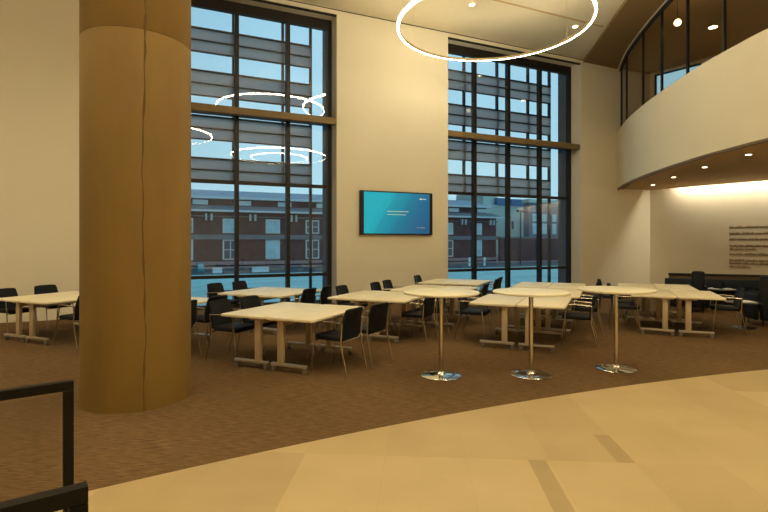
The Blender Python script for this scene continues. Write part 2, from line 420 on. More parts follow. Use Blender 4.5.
b = MB(); b.add([(.17, .06, 5.72), (1.65, .06, 5.72), (1.65, .06, 7.67), (.17, .06, 7.67)], [(0, 1, 2, 3)]); b.build('glass_pane', M['pane'], w3)
# cove: a strip lamp hidden in the gap between soffit and wall
b = MB()
p, q = BW0 + BD * .02 + BN * .34, BW0 + BD * 8.6 + BN * .34
b.prism([(p.x, p.y), (q.x, q.y), ((q + BN * .03).x, (q + BN * .03).y), ((p + BN * .03).x, (p + BN * .03).y)], SOF - .02, SOF + .25)
struct(b.build('trim_6', M['soffit']), 'lip of the wall washing light cove', 'cove trim')
b = MB(); wall_seg(b, BW0 + BN * .36, BW0 + BD * 8.9 + BN * .36, SOF + .25, SOF + .3, t=.40, side=1)
struct(b.build('trim_7', M['wall']), 'top of the wall washing light cove', 'cove trim')

# ribbon glazing of the balcony
rg = thing('balcony_glazing', 'curved band of dark framed glass panes above the cream balcony wall', 'glazing', tuple(curve[iR]) )
rg['kind'] = 'structure'
org = Vector(rg.location)
b = MB(); band(b, iR, iE, RB, RT, .10, .104); g = b.build('glass_pane', M['ribbon'], rg, smooth=True, loc=-org)
b = MB(); band(b, iR, iE, RB - .005, RB + .03, .07, .13); band(b, iR, iE, RT - .05, RT + .005, .05, .15); b.build('frame_rail', M['frame'], rg, loc=-org)
def curve_at_y(y, lim=cidx[9]):
    i = min(range(0, lim), key=lambda k: abs(curve[k].y - y)); return i
for y in (17.25, 16.2, 14.45, 13.05, 11.63, 10.27, 9.0, 7.8):
    i = curve_at_y(y); p = curve[i]; q = cnorm(i); t = Vector((q.y, -q.x, 0))
    b = MB()
    c = [p + q * .07 + t * .02, p + q * .07 - t * .02, p + q * .13 - t * .02, p + q * .13 + t * .02]
    b.prism([(k.x, k.y) for k in c], RB, RT); b.build('mullion', M['frame'], rg, loc=-org)

# ------------------------------------------------------------------ windows
def window(k, a0, a1, where):
    root = thing('window_%d' % k, where, 'window', A, TH); root['kind'] = 'structure'
    y0, y1 = REC - .02, REC + .10
    b = MB(); fw = .12
    b.box(a0, a0 + fw, y0, y1, 0, HEAD); b.box(a1 - fw, a1, y0, y1, 0, HEAD)
    b.box(a0 + fw, a1 - fw, y0, y1, HEAD - .27, HEAD - .005); b.box(a0 + fw, a1 - fw, y0, y1, 0, .09)
    b.build('window_frame', M['frame'], root)
    step = (a1 - a0) / 4; sh_ = .10 if k == 1 else -.07      # the panes are not quite equal
    for i in (1, 2, 3):
        b = MB(); b.box(a0 + step * i + sh_ - .05, a0 + step * i + sh_ + .05, y0 - .03, y1, .09, HEAD - .27)
        b.build('mullion', M['frame'], root)
    b = MB(); b.box(a0 + fw, a1 - fw, y0 + .03, y1, 3.10, 3.19); b.build('transom', M['frame'], root)
    b = MB(); b.box(a0 + fw, a1 - fw, y0 + .03, y1, .74, .82); b.build('transom', M['frame'], root)
    b = MB(); b.box(a0 + .005, a1 - .02, .005, .17, 4.76, 4.93); tb = b.build('transom_bar', M['transom'], root)
    b = MB(); b.box(a0 + fw, a1 - fw, .17, y1, 4.80, 4.86); b.build('transom', M['frame'], root)
    b = MB(); b.add([(a0 + .05, REC + .05, .02), (a1 - .05, REC + .05, .02), (a1 - .05, REC + .05, HEAD - .1), (a0 + .05, REC + .05, HEAD - .1)], [(0, 1, 2, 3)])
    b.build('glass_pane', M['pane'], root)
    # exterior return of the facade
    b = MB(); b.box(a1 - .10, a1 + .3, REC + .1, REC + .5, 0, HEAD); b.box(a0 - .3, a0 + .10, REC + .1, REC + .5, 0, HEAD)
    b.build('outer_pier', M['pier'], root)
    # sunshade louvers outside
    sh = thing('sunshade_louver', 'grey louver boards on a dark lattice outside ' + ('the left window' if k == 1 else 'the right window'), 'sunshade', A, TH, 'sunshades outside the windows')
    yo = .95
    last = a1 - .42
    b = MB(); b.box(a0 - .3, last, yo + .04, yo + .1, 3.17, 3.25); b.build('support_rail', M['lattice'], sh)
    for i, s in enumerate((a0 + .02, a0 + step + sh_, a0 + 2 * step + sh_, a0 + 3 * step + sh_, last)):
        b = MB(); b.box(s - .03, s + .03, yo + .02, yo + .12, 0 if i == 4 else 3.17, HEAD + .3); b.build('lattice_post', M['lattice'], sh)
    for (yt, yb) in ((27.5, 50), (70, 94), (115.5, 138), (158, 180)):
        zt, zb = wall_z(192, yt, -yo), wall_z(192, yb, -yo); zm = (zt + zb) / 2
        for za, zc in ((zm + .012, zt), (zb, zm - .012)):
            b = MB(); b.add([(a0 - .3, yo, za), (last, yo, za), (last, yo, zc), (a0 - .3, yo, zc)], [(0, 1, 2, 3)])
            b.build('louver_board', M['louver'], sh)
        b = MB(); b.box(a0 - .3, last, yo - .01, yo + .06, zm - .02, zm + .02); b.box(a0 - .3, last, yo - .02, yo + .06, zt - .01, zt + .04); b.box(a0 - .3, last, yo - .01, yo + .06, zb - .015, zb + .01)
        b.build('louver_rib', M['lattice'], sh)
    return root
window(1, *WIN[0], 'tall dark framed window left of the wall display, partly behind the column')
window(2, *WIN[1], 'tall dark framed window right of the wall display')

# ------------------------------------------------------------------ concrete column
col = thing('concrete_column', 'massive round warm brown concrete column standing on the carpet at left', 'column', (-2.626, 5.33, 0))
CR = .532
b = MB(); b.lathe([(CR, 0), (CR, 3.715), (CR - .004, 3.724), (CR - .004, 3.736), (CR, 3.745), (CR, CEIL - .002)], 96); b.build('shaft', M['concrete'], col, smooth=True)
b = MB(); b.lathe([(CR - .003, 3.726), (CR - .003, 3.734)], 96); b.build('joint_line', M['seam'], col, smooth=True)
b = MB(); ang = math.atan2(-5.33, 2.626) + .10
vs = []; z = 0.0; rows = []
while z <= CEIL - .01:
    w = .007 + .008 * random.random() + (.015 if random.random() < .12 else 0); dx = (random.random() - .5) * .016 + .012 * math.sin(z * 2.1)
    rows.append((z, dx - w / 2, dx + w / 2)); z += .13
fs = []
for i, (z, l, r) in enumerate(rows):
    for t in (l, r): vs.append(((CR + .0015) * math.cos(ang + t / CR), (CR + .0015) * math.sin(ang + t / CR), z))
    for t in (r, l): vs.append(((CR - .004) * math.cos(ang + t / CR), (CR - .004) * math.sin(ang + t / CR), z))
for i in range(len(rows) - 1):
    for e in range(4): fs.append((i * 4 + e, i * 4 + (e + 1) % 4, i * 4 + 4 + (e + 1) % 4, i * 4 + 4 + e))
fs += [(3, 2, 1, 0), tuple(len(vs) - 4 + e for e in range(4))]
b.add(vs, fs); tag(b.build('formwork_seam', M['seam'], col), 'dark vertical casting seam')

# ------------------------------------------------------------------ wall display
TVO = .09
s0 = wall_s(360, TVO)[0]; s1 = wall_s(432.6, TVO)[0]
z0, z1 = wall_z(360, 234.6, TVO), wall_z(360, 190, TVO)
tv = thing('wall_display', 'wide black framed flat screen showing a teal slide between the two windows', 'screen', on_wall((s0 + s1) / 2, 0, z0), TH)
hw = (s1 - s0) / 2; hz = z1 - z0
b = MB(); b.pad(-hw, hw, -TVO, -.03, 0, hz, .01, .006); b.build('casing', M['casing'], tv)
b = MB(); b.box(-hw * .6, hw * .6, -.03, -.001, hz * .25, hz * .75); b.build('wall_bracket', M['casing'], tv)
sx0, sx1 = -hw + .115, hw - .10
b = MB(); b.box(sx0, sx1, -TVO - .003, -TVO + .002, .035, hz - .035); scr = b.build('screen', M['screen'], tv)
sw, shh = sx1 - sx0, hz - .07
def marks(rows, h, mname, name):
    for fx0, fx1, fz in rows:
        b = MB()
        x = sx0 + sw * fx0; xe = sx0 + sw * fx1; zc = .035 + shh * fz
        b.box(x, xe, -TVO - .005, -TVO - .003, zc - h * .2, zc + h * .2)
        while x < xe:
            wl = min(random.uniform(.045, .11), xe - x)
            b.box(x, x + wl, -TVO - .0055, -TVO - .003, zc - h / 2, zc + h / 2); x += wl + .016
        b.build(name, M[mname], scr)
marks([(.34, .67, .545), (.34, .62, .465)], .018, 'yellowtext', 'slide_text')
marks([(.855, .94, .87)], .018, 'whitetext', 'slide_mark')
b = MB(); b.lathe([(.022, -TVO - .0055), (.022, -TVO - .003)], 12, (sx0 + sw * .852, 0,   .035 + shh * .87), axis='y'); b.build('slide_mark', M['whitetext'], scr)
marks([(.80, .92, .15)], .016, 'redtext', 'slide_note')

# ------------------------------------------------------------------ ring pendants
def ring_pendant(x, y, z, R, label, group='round ring pendants', rod=True):
    t = thing('ring_pendant', label, 'pendant light', (x, y, z), 0, group)
    n = 96
    def torus(r0, r1, za, zb):
        m = MB(); vs = []; fs = []
        for k in range(n):
            a = 2 * PI * k / n
            for r, zz in ((r0, za), (r1, za), (r1, zb), (r0, zb)): vs.append((r * math.cos(a), r * math.sin(a), zz))
        for k in range(n):
            k2 = (k + 1) % n
            for e in range(4): fs.append((k * 4 + e, k * 4 + (e + 1) % 4, k2 * 4 + (e + 1) % 4, k2 * 4 + e))
        m.add(vs, fs); return m
    torus(R - .021, R + .021, -.03, .022).build('light_ring', M['ring'], t, smooth=True)
    torus(R - .034, R - .0215, -.032, .03).build('housing', M['housing'], t, smooth=True)
    for k in range(3):
        a = 2 * PI * k / 3 + .4
        b = MB(); b.tube([(R * math.cos(a), R * math.sin(a), .02), (R * math.cos(a), R * math.sin(a), CEIL - z - .02)], .003, 6); b.build('cable', M['housing'], t)
        b = MB(); b.lathe([(.03, CEIL - z - .02), (.03, CEIL - z)], 12, (R * math.cos(a), R * math.sin(a), 0)); b.build('ceiling_mount', M['housing'], t)
    return t
ring_pendant(2.43, 11.16, 6.49, 2.12, 'large glowing ring light hanging above the tables near the right window')
ring_pendant(2.0, 6.3, 7.25, 2.2, 'glowing ring light above the bar tables, seen mirrored high in left window')
ring_pendant(-.4, 1.4, 6.49, 2.2, 'glowing ring light overhead, seen mirrored at left edge of left window')
ring_pendant(7.25, -.02, 6.65, 2.7, 'larger outer ring of the nested pair mirrored in the left window', 'nested ring pendants')
ring_pendant(7.25, -.02, 6.55, 1.6, 'smaller inner ring of the nested pair mirrored in the left window', 'nested ring pendants')
ring_pendant(-7.0, 2.2, 6.6, 2.2, 'unseen ring light added at far left to light the room')  # added out of view, only for its light on the left side

# small recessed downlights
def downlight(p, label, group, r=.05, energy=0.0, size=1.9):
    t = thing('recessed_downlight', label, 'downlight', p, 0, group)
    b = MB(); b.lathe([(r + .015, -.006), (r + .015, 0.0), (r, 0.0), (r, -.004)], 20); b.build('trim_ring', M['housing'], t)
    b = MB(); b.lathe([(r, -.008), (r, -.002)], 20); b.build('lens', M['down'], t)
    if energy:
        lamp('downlight_lamp', 'SPOT', (p[0], p[1], p[2] - .02), energy, spot_size=size, spot_blend=.8, shadow_soft_size=.06)
for k, (px, py) in enumerate(((652.8, 185.3), (673.6, 177.5), (704.7, 167.5), (748.5, 155))):
    d = F * (SOF - .01 - H) / (YH - py)
    downlight(((px - 384) / F * d, d, SOF), ('small downlight in the balcony soffit, ' + ('farthest and leftmost', 'second from the far end', 'third from the far end', 'nearest and rightmost')[k]), 'downlights in the soffit', .055, 5)
for k, (px, py) in enumerate(((472, 5), (575, 27))):
    d = F * (CEIL - .02 - H) / (YH - py)
    downlight(((px - 384) / F * d, d, CEIL - .012), 'small downlight in the ceiling joint, ' + ('upper left inside the ring', 'right beside the ring')[k], 'downlights in the ceiling joint', .065, 60)
# fill spots added out of frame, without fixtures, to brighten the hall
for k, (x, y) in enumerate(((-6, 6.5), (-2.5, 3.2), (3.6, 3.2), (-8.5, 5.5), (-9, 4.5), (-10, 3.5), (1, -2), (5, -3), (-5, -2.5))):
    lamp('fill_spot', 'SPOT', (x, y, CEIL - .05), 185 if x > -4 else 245, spot_size=2.3, spot_blend=.9, shadow_soft_size=.12)
# cove light washing the lettered wall
cl = lamp('cove_lamp', 'AREA', BW0 + BD * 4.75 + BN * .20 + Vector((0, 0, SOF + .2)), 140, (1, .92, .69), (0, 0, WA), shape='RECTANGLE', size=7.6, size_y=.12)

# upper floor lamps behind the balcony glass
t = thing('globe_lamp', 'small glowing globe lamp behind the balcony glass', 'lamp', (7.40, 12.6, 7.18), 0)
b = MB(); b.lathe([(.01, -.085), (.05, -.07), (.08, -.03), (.085, 0), (.08, .03), (.05, .07), (.02, .085)], 20); b.build('globe', M['globe'], t, smooth=True)
b = MB(); b.tube([(0, 0, .08), (0, 0, .55)], .005, 8); b.build('stem', M['frame'], t)
d = F * (7.72 - H) / (YH - 27.5)
downlight(((713 - 384) / F * d, d, 7.73), 'flat ceiling light on the upper floor behind balcony glass', 'upper floor lights', .11, 5)
lamp('upper_fill', 'SPOT', (9.5, 11.5, 7.65), 30, spot_size=2.4, spot_blend=.9, shadow_soft_size=.1)  # added fill without a fixture, lifts the dark upper room

# ------------------------------------------------------------------ folding tables on casters
TL, TW, TZ = 1.45, .715, .70
UA = math.radians(-24); U = Vector((math.cos(UA), math.sin(UA), 0)); V = Vector((-math.sin(UA), math.cos(UA), 0))
def make_table():
    t = thing('folding_table', '', 'table')
    b = MB(); b.pad(-TW / 2 + .003, TW / 2 - .003, -TL / 2, TL / 2, TZ - .032, TZ, .05, .005); b.build('tabletop', M['tabletop'], t, smooth=True)
    PX = .185
    b = MB(); b.box(PX - .02, PX + .02, -TL / 2 + .16, TL / 2 - .16, .58, .63); b.build('crossbar', M['tableleg'], t)
    for sy in (-1, 1):
        y = sy * (TL / 2 - .125)
        b = MB(); b.pad(PX - .045, PX + .045, y - .03, y + .03, .10, TZ - .06, .012, .004); leg = b.build('leg', M['tableleg'], t, smooth=True)
        b = MB(); b.box(PX - .13, PX + .13, y - .035, y + .035, TZ - .06, TZ - .032); b.build('hinge_bracket', M['tableleg'], leg)
        b = MB(); b.pad(-.20, .335, y - .030, y + .030, .070, .108, .02, .008); b.build('foot', M['foot'], leg, smooth=True)
        for x in (-.165, .30):
            b = MB(); b.lathe([(.012, -.020), (.030, -.018), (.030, .018), (.012, .020)], 16, (x, y, .0305), axis='y'); b.box(x - .012, x + .012, y - .026, y - .021, .03, .075); b.box(x - .012, x + .012, y + .021, y + .026, .03, .075)
            b.build('caster', M['caster'], leg, smooth=True)
    return t
CL = {  # front-left corner of each pair and how to say where it stands
 'T0': ((-6.6, 8.4), 'pair at far left beside the column'),
 'T1': ((-2.18, 6.62), 'front pair just right of the column'),
 'T2': ((-3.12, 9.3), 'pair standing below the left window'),
 'T3': ((-4.6, 7.64), 'pair hidden behind the column'),
 'T4': ((-0.99, 8.56), 'pair below the wall display behind the front pair'),
 'T5': ((0.1, 9.87), 'pair just behind the left bar table top'),
 'T6': ((0.78, 11.7), 'farthest pair by left edge of the right window'),
 'T7': ((1.32, 7.84), 'front pair behind the middle bar table'),
 'T8': ((2.07, 9.23), 'second pair behind the middle bar table'),
 'T9': ((2.72, 10.69), 'rear pair below the right window'),
 'T10': ((4.43, 8.96), 'front pair behind the right bar table'),
 'T11': ((4.87, 10.38), 'rear pair behind the right bar table'),
}
proto = make_table(); used = False
def FLV(k): return Vector((CL[k][0][0], CL[k][0][1], 0))
for k, (fl, where) in CL.items():
    for side in (0, 1):
        o = proto if not used else copy_tree(proto); used = True
        p = FLV(k) + U * (TW / 2 + side * (TW + .01)) + V * (TL / 2)
        o.location = p; o.rotation_euler = (0, 0, UA + (PI if side else 0))
        tag(o, 'wheeled table, %s of the %s' % (('left half', 'right half')[side], where), 'table', 'pale folding tables on casters')

# ------------------------------------------------------------------ black armchairs
def make_chair():
    t = thing('armchair', '', 'chair')
    b = MB(); b.pad(-.21, .235, -.225, .225, .415, .475, .07, .02); b.build('seat', M['black'], t, smooth=True)
    def fn(u, v):
        w = .225 - .03 * v ** 3; y = (u - .5) * 2 * w
        z = .45 + .365 * v - .012 * (abs(u - .5) * 2) ** 6 * (v ** 6)
        x = -.205 - .085 * v ** 1.3 + .05 * (y / .22) ** 2 * (.4 + .6 * v)
        return (x, y, z), (1, -.35 * y / .22, .2)
    b = MB(); b.thick(fn, 10, 10, .03); b.build('backrest', M['black'], t, smooth=True)
    b = MB(); b.tube([(.19, -.245, .405), (.19, .245, .405)], .009, 8); b.tube([(-.19, -.245, .405), (-.19, .245, .405)], .009, 8)
    b.build('seat_frame', M['chromeleg'], t, smooth=True)
    for s in (-1, 1):
        b = MB(); b.tube([(.235, s * .262, 0), (.19, s * .255, .40), (.165, s * .252, .62), (.14, s * .25, .645)], .0095, 8); b.build('leg', M['chromeleg'], t, smooth=True)
        b = MB(); b.tube([(-.285, s * .25, 0), (-.20, s * .25, .40), (-.215, s * .245, .64)], .0095, 8); b.build('leg', M['chromeleg'], t, smooth=True)
        b = MB(); b.tube([(.145, s * .25, .645), (.05, s * .252, .655), (-.215, s * .245, .64)], .011, 8); b.build('armrest', M['chromeleg'], t, smooth=True)
    return t
cproto = make_chair(); cused = False
def chair(k, side, u, v, label, turn=0.0):
    """side: 'L' faces the pair from its left, 'R' from its right; u, v measured from the near corner of that side"""
    global cused
    o = cproto if not cused else copy_tree(cproto); cused = True
    base = FLV(k) + (U * (2 * TW + .01) if side == 'R' else Vector((0, 0, 0)))
    if side == 'B': base = base + V * TL               # at the far end, facing the camera
    o.location = base + U * u + V * v
    o.rotation_euler = (0, 0, UA + {'L': 0, 'R': PI, 'B': -PI / 2}[side] + turn)
    tag(o, label, 'chair', 'black armchairs at the tables')
chair('T0', 'L', -.17, .45, 'black armchair cut by the left edge of the photo, left of the far left tables', .1)
chair('T0', 'R', .20, .42, 'black armchair right of the far left tables, half hidden by the column')
chair('T0', 'L', -.25, 1.20, 'black armchair against the left wall, behind the far left tables')
chair('T1', 'L', -.14, .45, 'black armchair with bright arm loops left of the front pair, nearer one', .05)
chair('T1', 'L', -.10, 1.04, 'black armchair left of the front pair, farther one, mostly under the table edge')
chair('T1', 'R', .07, .50, 'black armchair right of the front pair, nearest chair to the camera', -.05)
chair('T1', 'R', .17, 1.10, 'black armchair right of the front pair, just behind the nearest chair', -.15)
chair('T2', 'L', -.40, .66, 'black armchair left of the tables under the left window, nearer the column')
chair('T2', 'L', -.30, 1.28, 'black armchair left of the tables under the left window, against the glass')
chair('T2', 'R', .05, .48, 'black armchair right of the tables under the left window, nearer one')
chair('T2', 'R', .06, 1.04, 'black armchair right of the tables under the left window, by window corner', .15)
chair('T3', 'R', .15, .25, 'black armchair emerging from behind the column, nearest its right edge', .05)
chair('T3', 'R', .10, .95, 'black armchair behind the bright armed chair near the column')
chair('T4', 'L', -.02, 1.02, 'lone black armchair back seen before the wall just right of the left window')
chair('T4', 'R', .05, .46, 'black armchair right of the tables below the display, nearer one', -.05)
chair('T4', 'R', .09, .99, 'black armchair right of the tables below the display, farther one, behind bar pole')
chair('T5', 'L', -.22, .34, 'black armchair below the display, left one of two far backs')
chair('T5', 'L', -.24, 1.00, 'black armchair below the display, right one of two far backs')
chair('T5', 'R', .02, .98, 'black armchair between the left and middle bar tables, farther back')
chair('T6', 'L', -.05, .80, 'small far black armchair by left jamb of the right window')
chair('T6', 'R', .08, .46, 'far black armchair below the right window, nearer of two')
chair('T6', 'R', .04, 1.02, 'far black armchair below the right window, closest to its glass')
chair('T7', 'L', -.10, .84, 'black armchair left of the tables behind the middle bar table')
chair('T7', 'R', .12, 1.02, 'black armchair with bright arms right of the middle tables, nearest one')
chair('T8', 'R', .08, .50, 'black armchair right of the middle tables, tucked behind the nearest one')
chair('T9', 'R', .0, .62, 'far black armchair left of the right bar table top, left of two backs')
chair('T11', 'L', -.12, .72, 'far black armchair peeking above the right bar table top')
chair('T10', 'L', -.08, .42, 'black armchair under the tables just right of the right bar pole')
chair('T10', 'L', -.10, 1.06, 'black armchair behind the right bar pole, farther in')
chair('T10', 'R', .14, .95, 'navy black armchair at right end of the right tables')
# ------------------------------------------------------------------ bar tables
def make_bar():
    t = thing('bar_table', '', 'bar table')
    b = MB(); b.lathe([(.445, 1.012), (.462, 1.016), (.467, 1.028), (.465, 1.038), (.455, 1.042)], 64); b.build('tabletop', M['bartop'], t, smooth=True)
    b = MB(); b.lathe([(.13, 1.0), (.13, 1.012)], 32); b.lathe([(.05, .97), (.05, 1.0)], 24); b.build('top_plate', M['chromeleg'], t)
    b = MB(); b.lathe([(.028, .04), (.028, .98)], 24); b.build('pole', M['chromeleg'], t, smooth=True)
    b = MB(); b.lathe([(.245, 0), (.25, .004), (.25, .012), (.235, .018), (.12, .024), (.055, .030), (.045, .050), (.03, .060)], 64); b.build('base', M['chrome'], t, smooth=True)
    return t
bp = make_bar()
for k, (px, py) in enumerate(((441, 376), (531, 375), (616, 369))):
    o = bp if k == 0 else copy_tree(bp)
    d = F * H / (py - YH); o.location = ((px - 384) / F * d, d, 0)
    tag(o, 'round cream bar table on a chrome pole and disc base, %s of three' % ('leftmost', 'middle one', 'rightmost')[k], 'bar table', 'tall round bar tables')

# ------------------------------------------------------------------ guard rails at the stair
def rail(p, ln, ht, label, panel=True):
    d = Vector((-.80, -.60, 0)); ang = math.atan2(d.y, d.x)
    t = thing('guard_rail', label, 'railing', (p[0], p[1], 0), ang, 'black guard rails at lower left')
    w = .018
    b = MB(); b.box(0, ln, -w, w, ht - .038, ht); b.build('top_rail', M['rail'], t)
    b = MB(); b.box(.042, ln - .042, -w, w, .10, .14); b.build('bottom_rail', M['rail'], t)
    for x in (0, ln - .038):
        b = MB(); b.box(x, x + .038, -w, w, .012, ht - .042); po = b.build('post', M['rail'], t)
        b = MB(); b.box(x - .03, x + .072, -.05, .05, .0062, .0125); b.build('base_plate', M['rail'], po)
    b = MB(); b.box(.05, ln - .05, -.004, .004, .15, ht - .05); b.build('glass_panel', M['railglass'], t)
rail((-1.323, 2.13), 1.7, 1.062, 'farther black guard rail standing on the carpet at left edge')
rail((-.712, 1.20), 1.4, 1.07, 'nearer black guard rail at the bottom left corner of the photo')

# ------------------------------------------------------------------ lounge corner under the balcony
ba = UA
bn = thing('banquette', 'long dark banquette with black ledge along the lettered wall', 'bench', (7.50, 13.42, 0), ba)
# local +x along the wall, -y towards the room
L = 5.2
b = MB(); b.box(.12, L, -.16, -.005, .0, .80); b.build('ledge_panel', M['brown'], bn)
b = MB(); b.pad(.10, L + .02, -.20, -.003, .78, .83, .01, .005); b.build('ledge_top', M['casing'], bn)
b = MB(); b.pad(.0, L, -.68, -.17, .05, .34, .02, .01); b.build('seat_base', M['casing'], bn)
for i in range(4):
    x0 = .0 + i * L / 4
    b = MB(); b.pad(x0 + .01, x0 + L / 4 - .01, -.70, -.30, .34, .46, .05, .025); b.build('seat_cushion', M['navy'], bn, smooth=True)
    b = MB(); b.pad(x0 + .01, x0 + L / 4 - .01, -.31, -.175, .46, .70, .04, .025); b.build('back_cushion', M['navy'], bn, smooth=True)
def low_table(x, y, label):
    t = thing('coffee_table', label, 'coffee table', (x, y, 0), 0, 'round black low tables')
    b = MB(); b.lathe([(.29, .475), (.30, .482), (.30, .495), (.29, .50)], 40); b.build('tabletop', M['casing'], t, smooth=True)
    b = MB(); b.lathe([(.025, .02), (.025, .475)], 16); b.build('pole', M['casing'], t, smooth=True)
    b = MB(); b.lathe([(.2, 0), (.2, .012), (.03, .025)], 32); b.build('base', M['casing'], t, smooth=True)
low_table(8.25, 12.2, 'round black low table in front of the banquette, farther one')
low_table(6.9, 9.6, 'round black low table right of the right tables, nearer one')
def papers(x, y, r, label):
    b = MB(); b.box(-.12, .12, -.085, .085, 0, .006); b.add([(-.12, -.085, .006), (.0, -.08, .03), (.0, .08, .03), (-.12, .085, .006)], [(0, 1, 2, 3)])
    tag(b.build('open_booklet', M['paper'], loc=(x, y, .5005), rot=r), label, 'booklet', 'white booklets on the low tables')
papers(8.38, 12.13, .3, 'white open booklet on the farther low black table')
papers(8.09, 12.30, -.4, 'small white open booklet at left on the farther low black table')
papers(6.97, 9.57, .2, 'white open booklet on the nearer low black table')
def lounge(x, y, rot, label, w, hgt):
    t = thing('lounge_chair', label, 'lounge chair', (x, y, 0), rot, 'black high backed lounge chairs')
    b = MB(); b.pad(-.3, .32, -w / 2, w / 2, .28, .44, .08, .04); b.build('seat', M['black'], t, smooth=True)
    b = MB(); b.pad(-.42, -.28, -w / 2, w / 2, .12, hgt, .06, .04); b.build('backrest', M['black'], t, smooth=True)
    for s in (-1, 1):
        b = MB(); b.pad(-.3, .25, s * (w / 2 + .03) - .04, s * (w / 2 + .03) + .04, .12, .62, .03, .02); b.build('arm', M['black'], t, smooth=True)
        for xx in (-.32, .26):
            b = MB(); b.tube([(xx, s * w * .4, 0), (xx, s * w * .4, .29)], .015, 8); b.build('leg', M['casing'], t)
lounge(7.72, 10.0, 1.35, 'black high backed lounge chair cut by the right edge of the photo', .66, 1.0)
lounge(7.47, 11.95, 1.1, 'slim black chair back rising above the banquette ledge', .26, .97)

# wall lettering (too small to read in the photograph)
lt = thing('wall_lettering', 'small brown paragraph of vinyl lettering on the washed wall at right', 'wall text', tuple(BW0), WA)
def bw(px, py):
    a = (px - 384) / F
    t = (a * BW0.y - BW0.x) / (BD.x - a * BD.y); d = BW0.y + BD.y * t
    return t, H + (YH - py) * d / F
for yl, xe in ((227.3, 800), (233.6, 800), (239.2, 800), (245.6, 800), (249.0, 757), (254.0, 800), (260.0, 800), (263.0, 800), (266.2, 750)):
    t0, z = bw(729.5, yl); t1 = bw(xe, yl)[0]
    b = MB(); b.box(t0, t1, -.004, -.0005, z - .026, z - .010)
    x = t0
    while x < t1 - .05:
        e = min(x + random.uniform(.10, .34), t1)
        while x < e:
            hh = random.choice((.052, .052, .056, .078))
            b.box(x, x + .014, -.004, -.0005, z - .03, z - .03 + hh); x += .028
        x += .035
    b.build('text_line', M['letter'], lt)

# ------------------------------------------------------------------ street outside (in the window wall's own directions)
FO = -50.0
GZ = wall_z(192, 268, FO)
def fz(py, px=192, off=FO): return wall_z(px, py, off)
def fs_(px, off=FO): return wall_s(px, off)[0]
b = MB(); b.box(-140, 160, .9, 36.5, GZ - .3, GZ); b.build('ground', M['plaza'], loc=A, rot=TH); struct(bpy.data.objects['ground'], 'pale blue paving outside the windows', 'ground')
b = MB(); b.box(-140, 160, 36.5, 47, GZ - .3, GZ + .01); b.build('road', M['road'], loc=A, rot=TH); struct(bpy.data.objects['road'], 'dark street before the brick building', 'road')
b = MB(); b.box(-140, 160, 47, 150, GZ - .3, GZ + .12); b.build('ground_far', M['belt'], loc=A, rot=TH); struct(bpy.data.objects['ground_far'], 'pinkish sidewalk beyond the street', 'ground')

bb = thing('brick_building', 'long dark red brick building with slate roof across the street', 'building', A, TH)
e0, e1 = fs_(40), fs_(496)
D = 50.0
b = MB(); b.box(e0, e1, D, D + 14, GZ, fz(210)); b.build('wall', M['brick'], bb)
b = MB(); b.box(e0, e1 + .5, D - .35, D + .1, fz(265.5), fz(262)); b.build('ledge', M['belt'], bb)
b = MB(); b.box(e0, e1 + .2, D - .25, D + .1, fz(239.3), fz(234.5)); b.box(e0, e1 + .2, D - .2, D + .1, fz(216.4), fz(215.2)); b.build('belt_course', M['slatedk'], bb)
b = MB(); zt, zb = fz(204), fz(210.6)
b.add([(e0, D - .9, zb), (e1 + .9, D - .9, zb), (e1, D + 1.2, zt), (e0, D + 1.2, zt), (e0, D + 13, zb), (e1 + .9, D + 13, zb), (e1, D + 12, zt), (e0, D + 12, zt)], [(0, 1, 2, 3), (4, 7, 6, 5), (1, 5, 6, 2), (0, 3, 7, 4), (0, 4, 5, 1), (3, 2, 6, 7)])
b.build('lower_roof', M['slatedk'], bb)
b = MB(); b.box(e0, e1 + 1.0, D - 1.05, D - .8, zb - .10, zb + .12); b.build('gutter', M['white'], bb)
b = MB(); b.box(e0, e1 - 1, D + 1.2, D + 12, fz(204.2), fz(197)); b.build('attic_wall', M['brick'], bb)
b = MB(); b.box(e0, e1 - .4, D + .6, D + 12.4, fz(197.2), fz(195)); b.build('cornice', M['white'], bb)
zt, zb = fz(186), fz(195)
b = MB(); b.add([(e0, D + .7, zb), (e1 - .5, D + .7, zb), (e1 - 2.5, D + 4, zt), (e0, D + 4, zt), (e0, D + 12, zb), (e1 - .5, D + 12, zb), (e1 - 2.5, D + 10, zt), (e0, D + 10, zt)], [(0, 1, 2, 3), (4, 7, 6, 5), (1, 5, 6, 2), (0, 3, 7, 4), (0, 4, 5, 1), (3, 2, 6, 7)])
b.build('upper_roof', M['slate'], bb)
bay = (fs_(306.5) - fs_(266.5)) / 1.0
sB = fs_(266.5)
k = -6
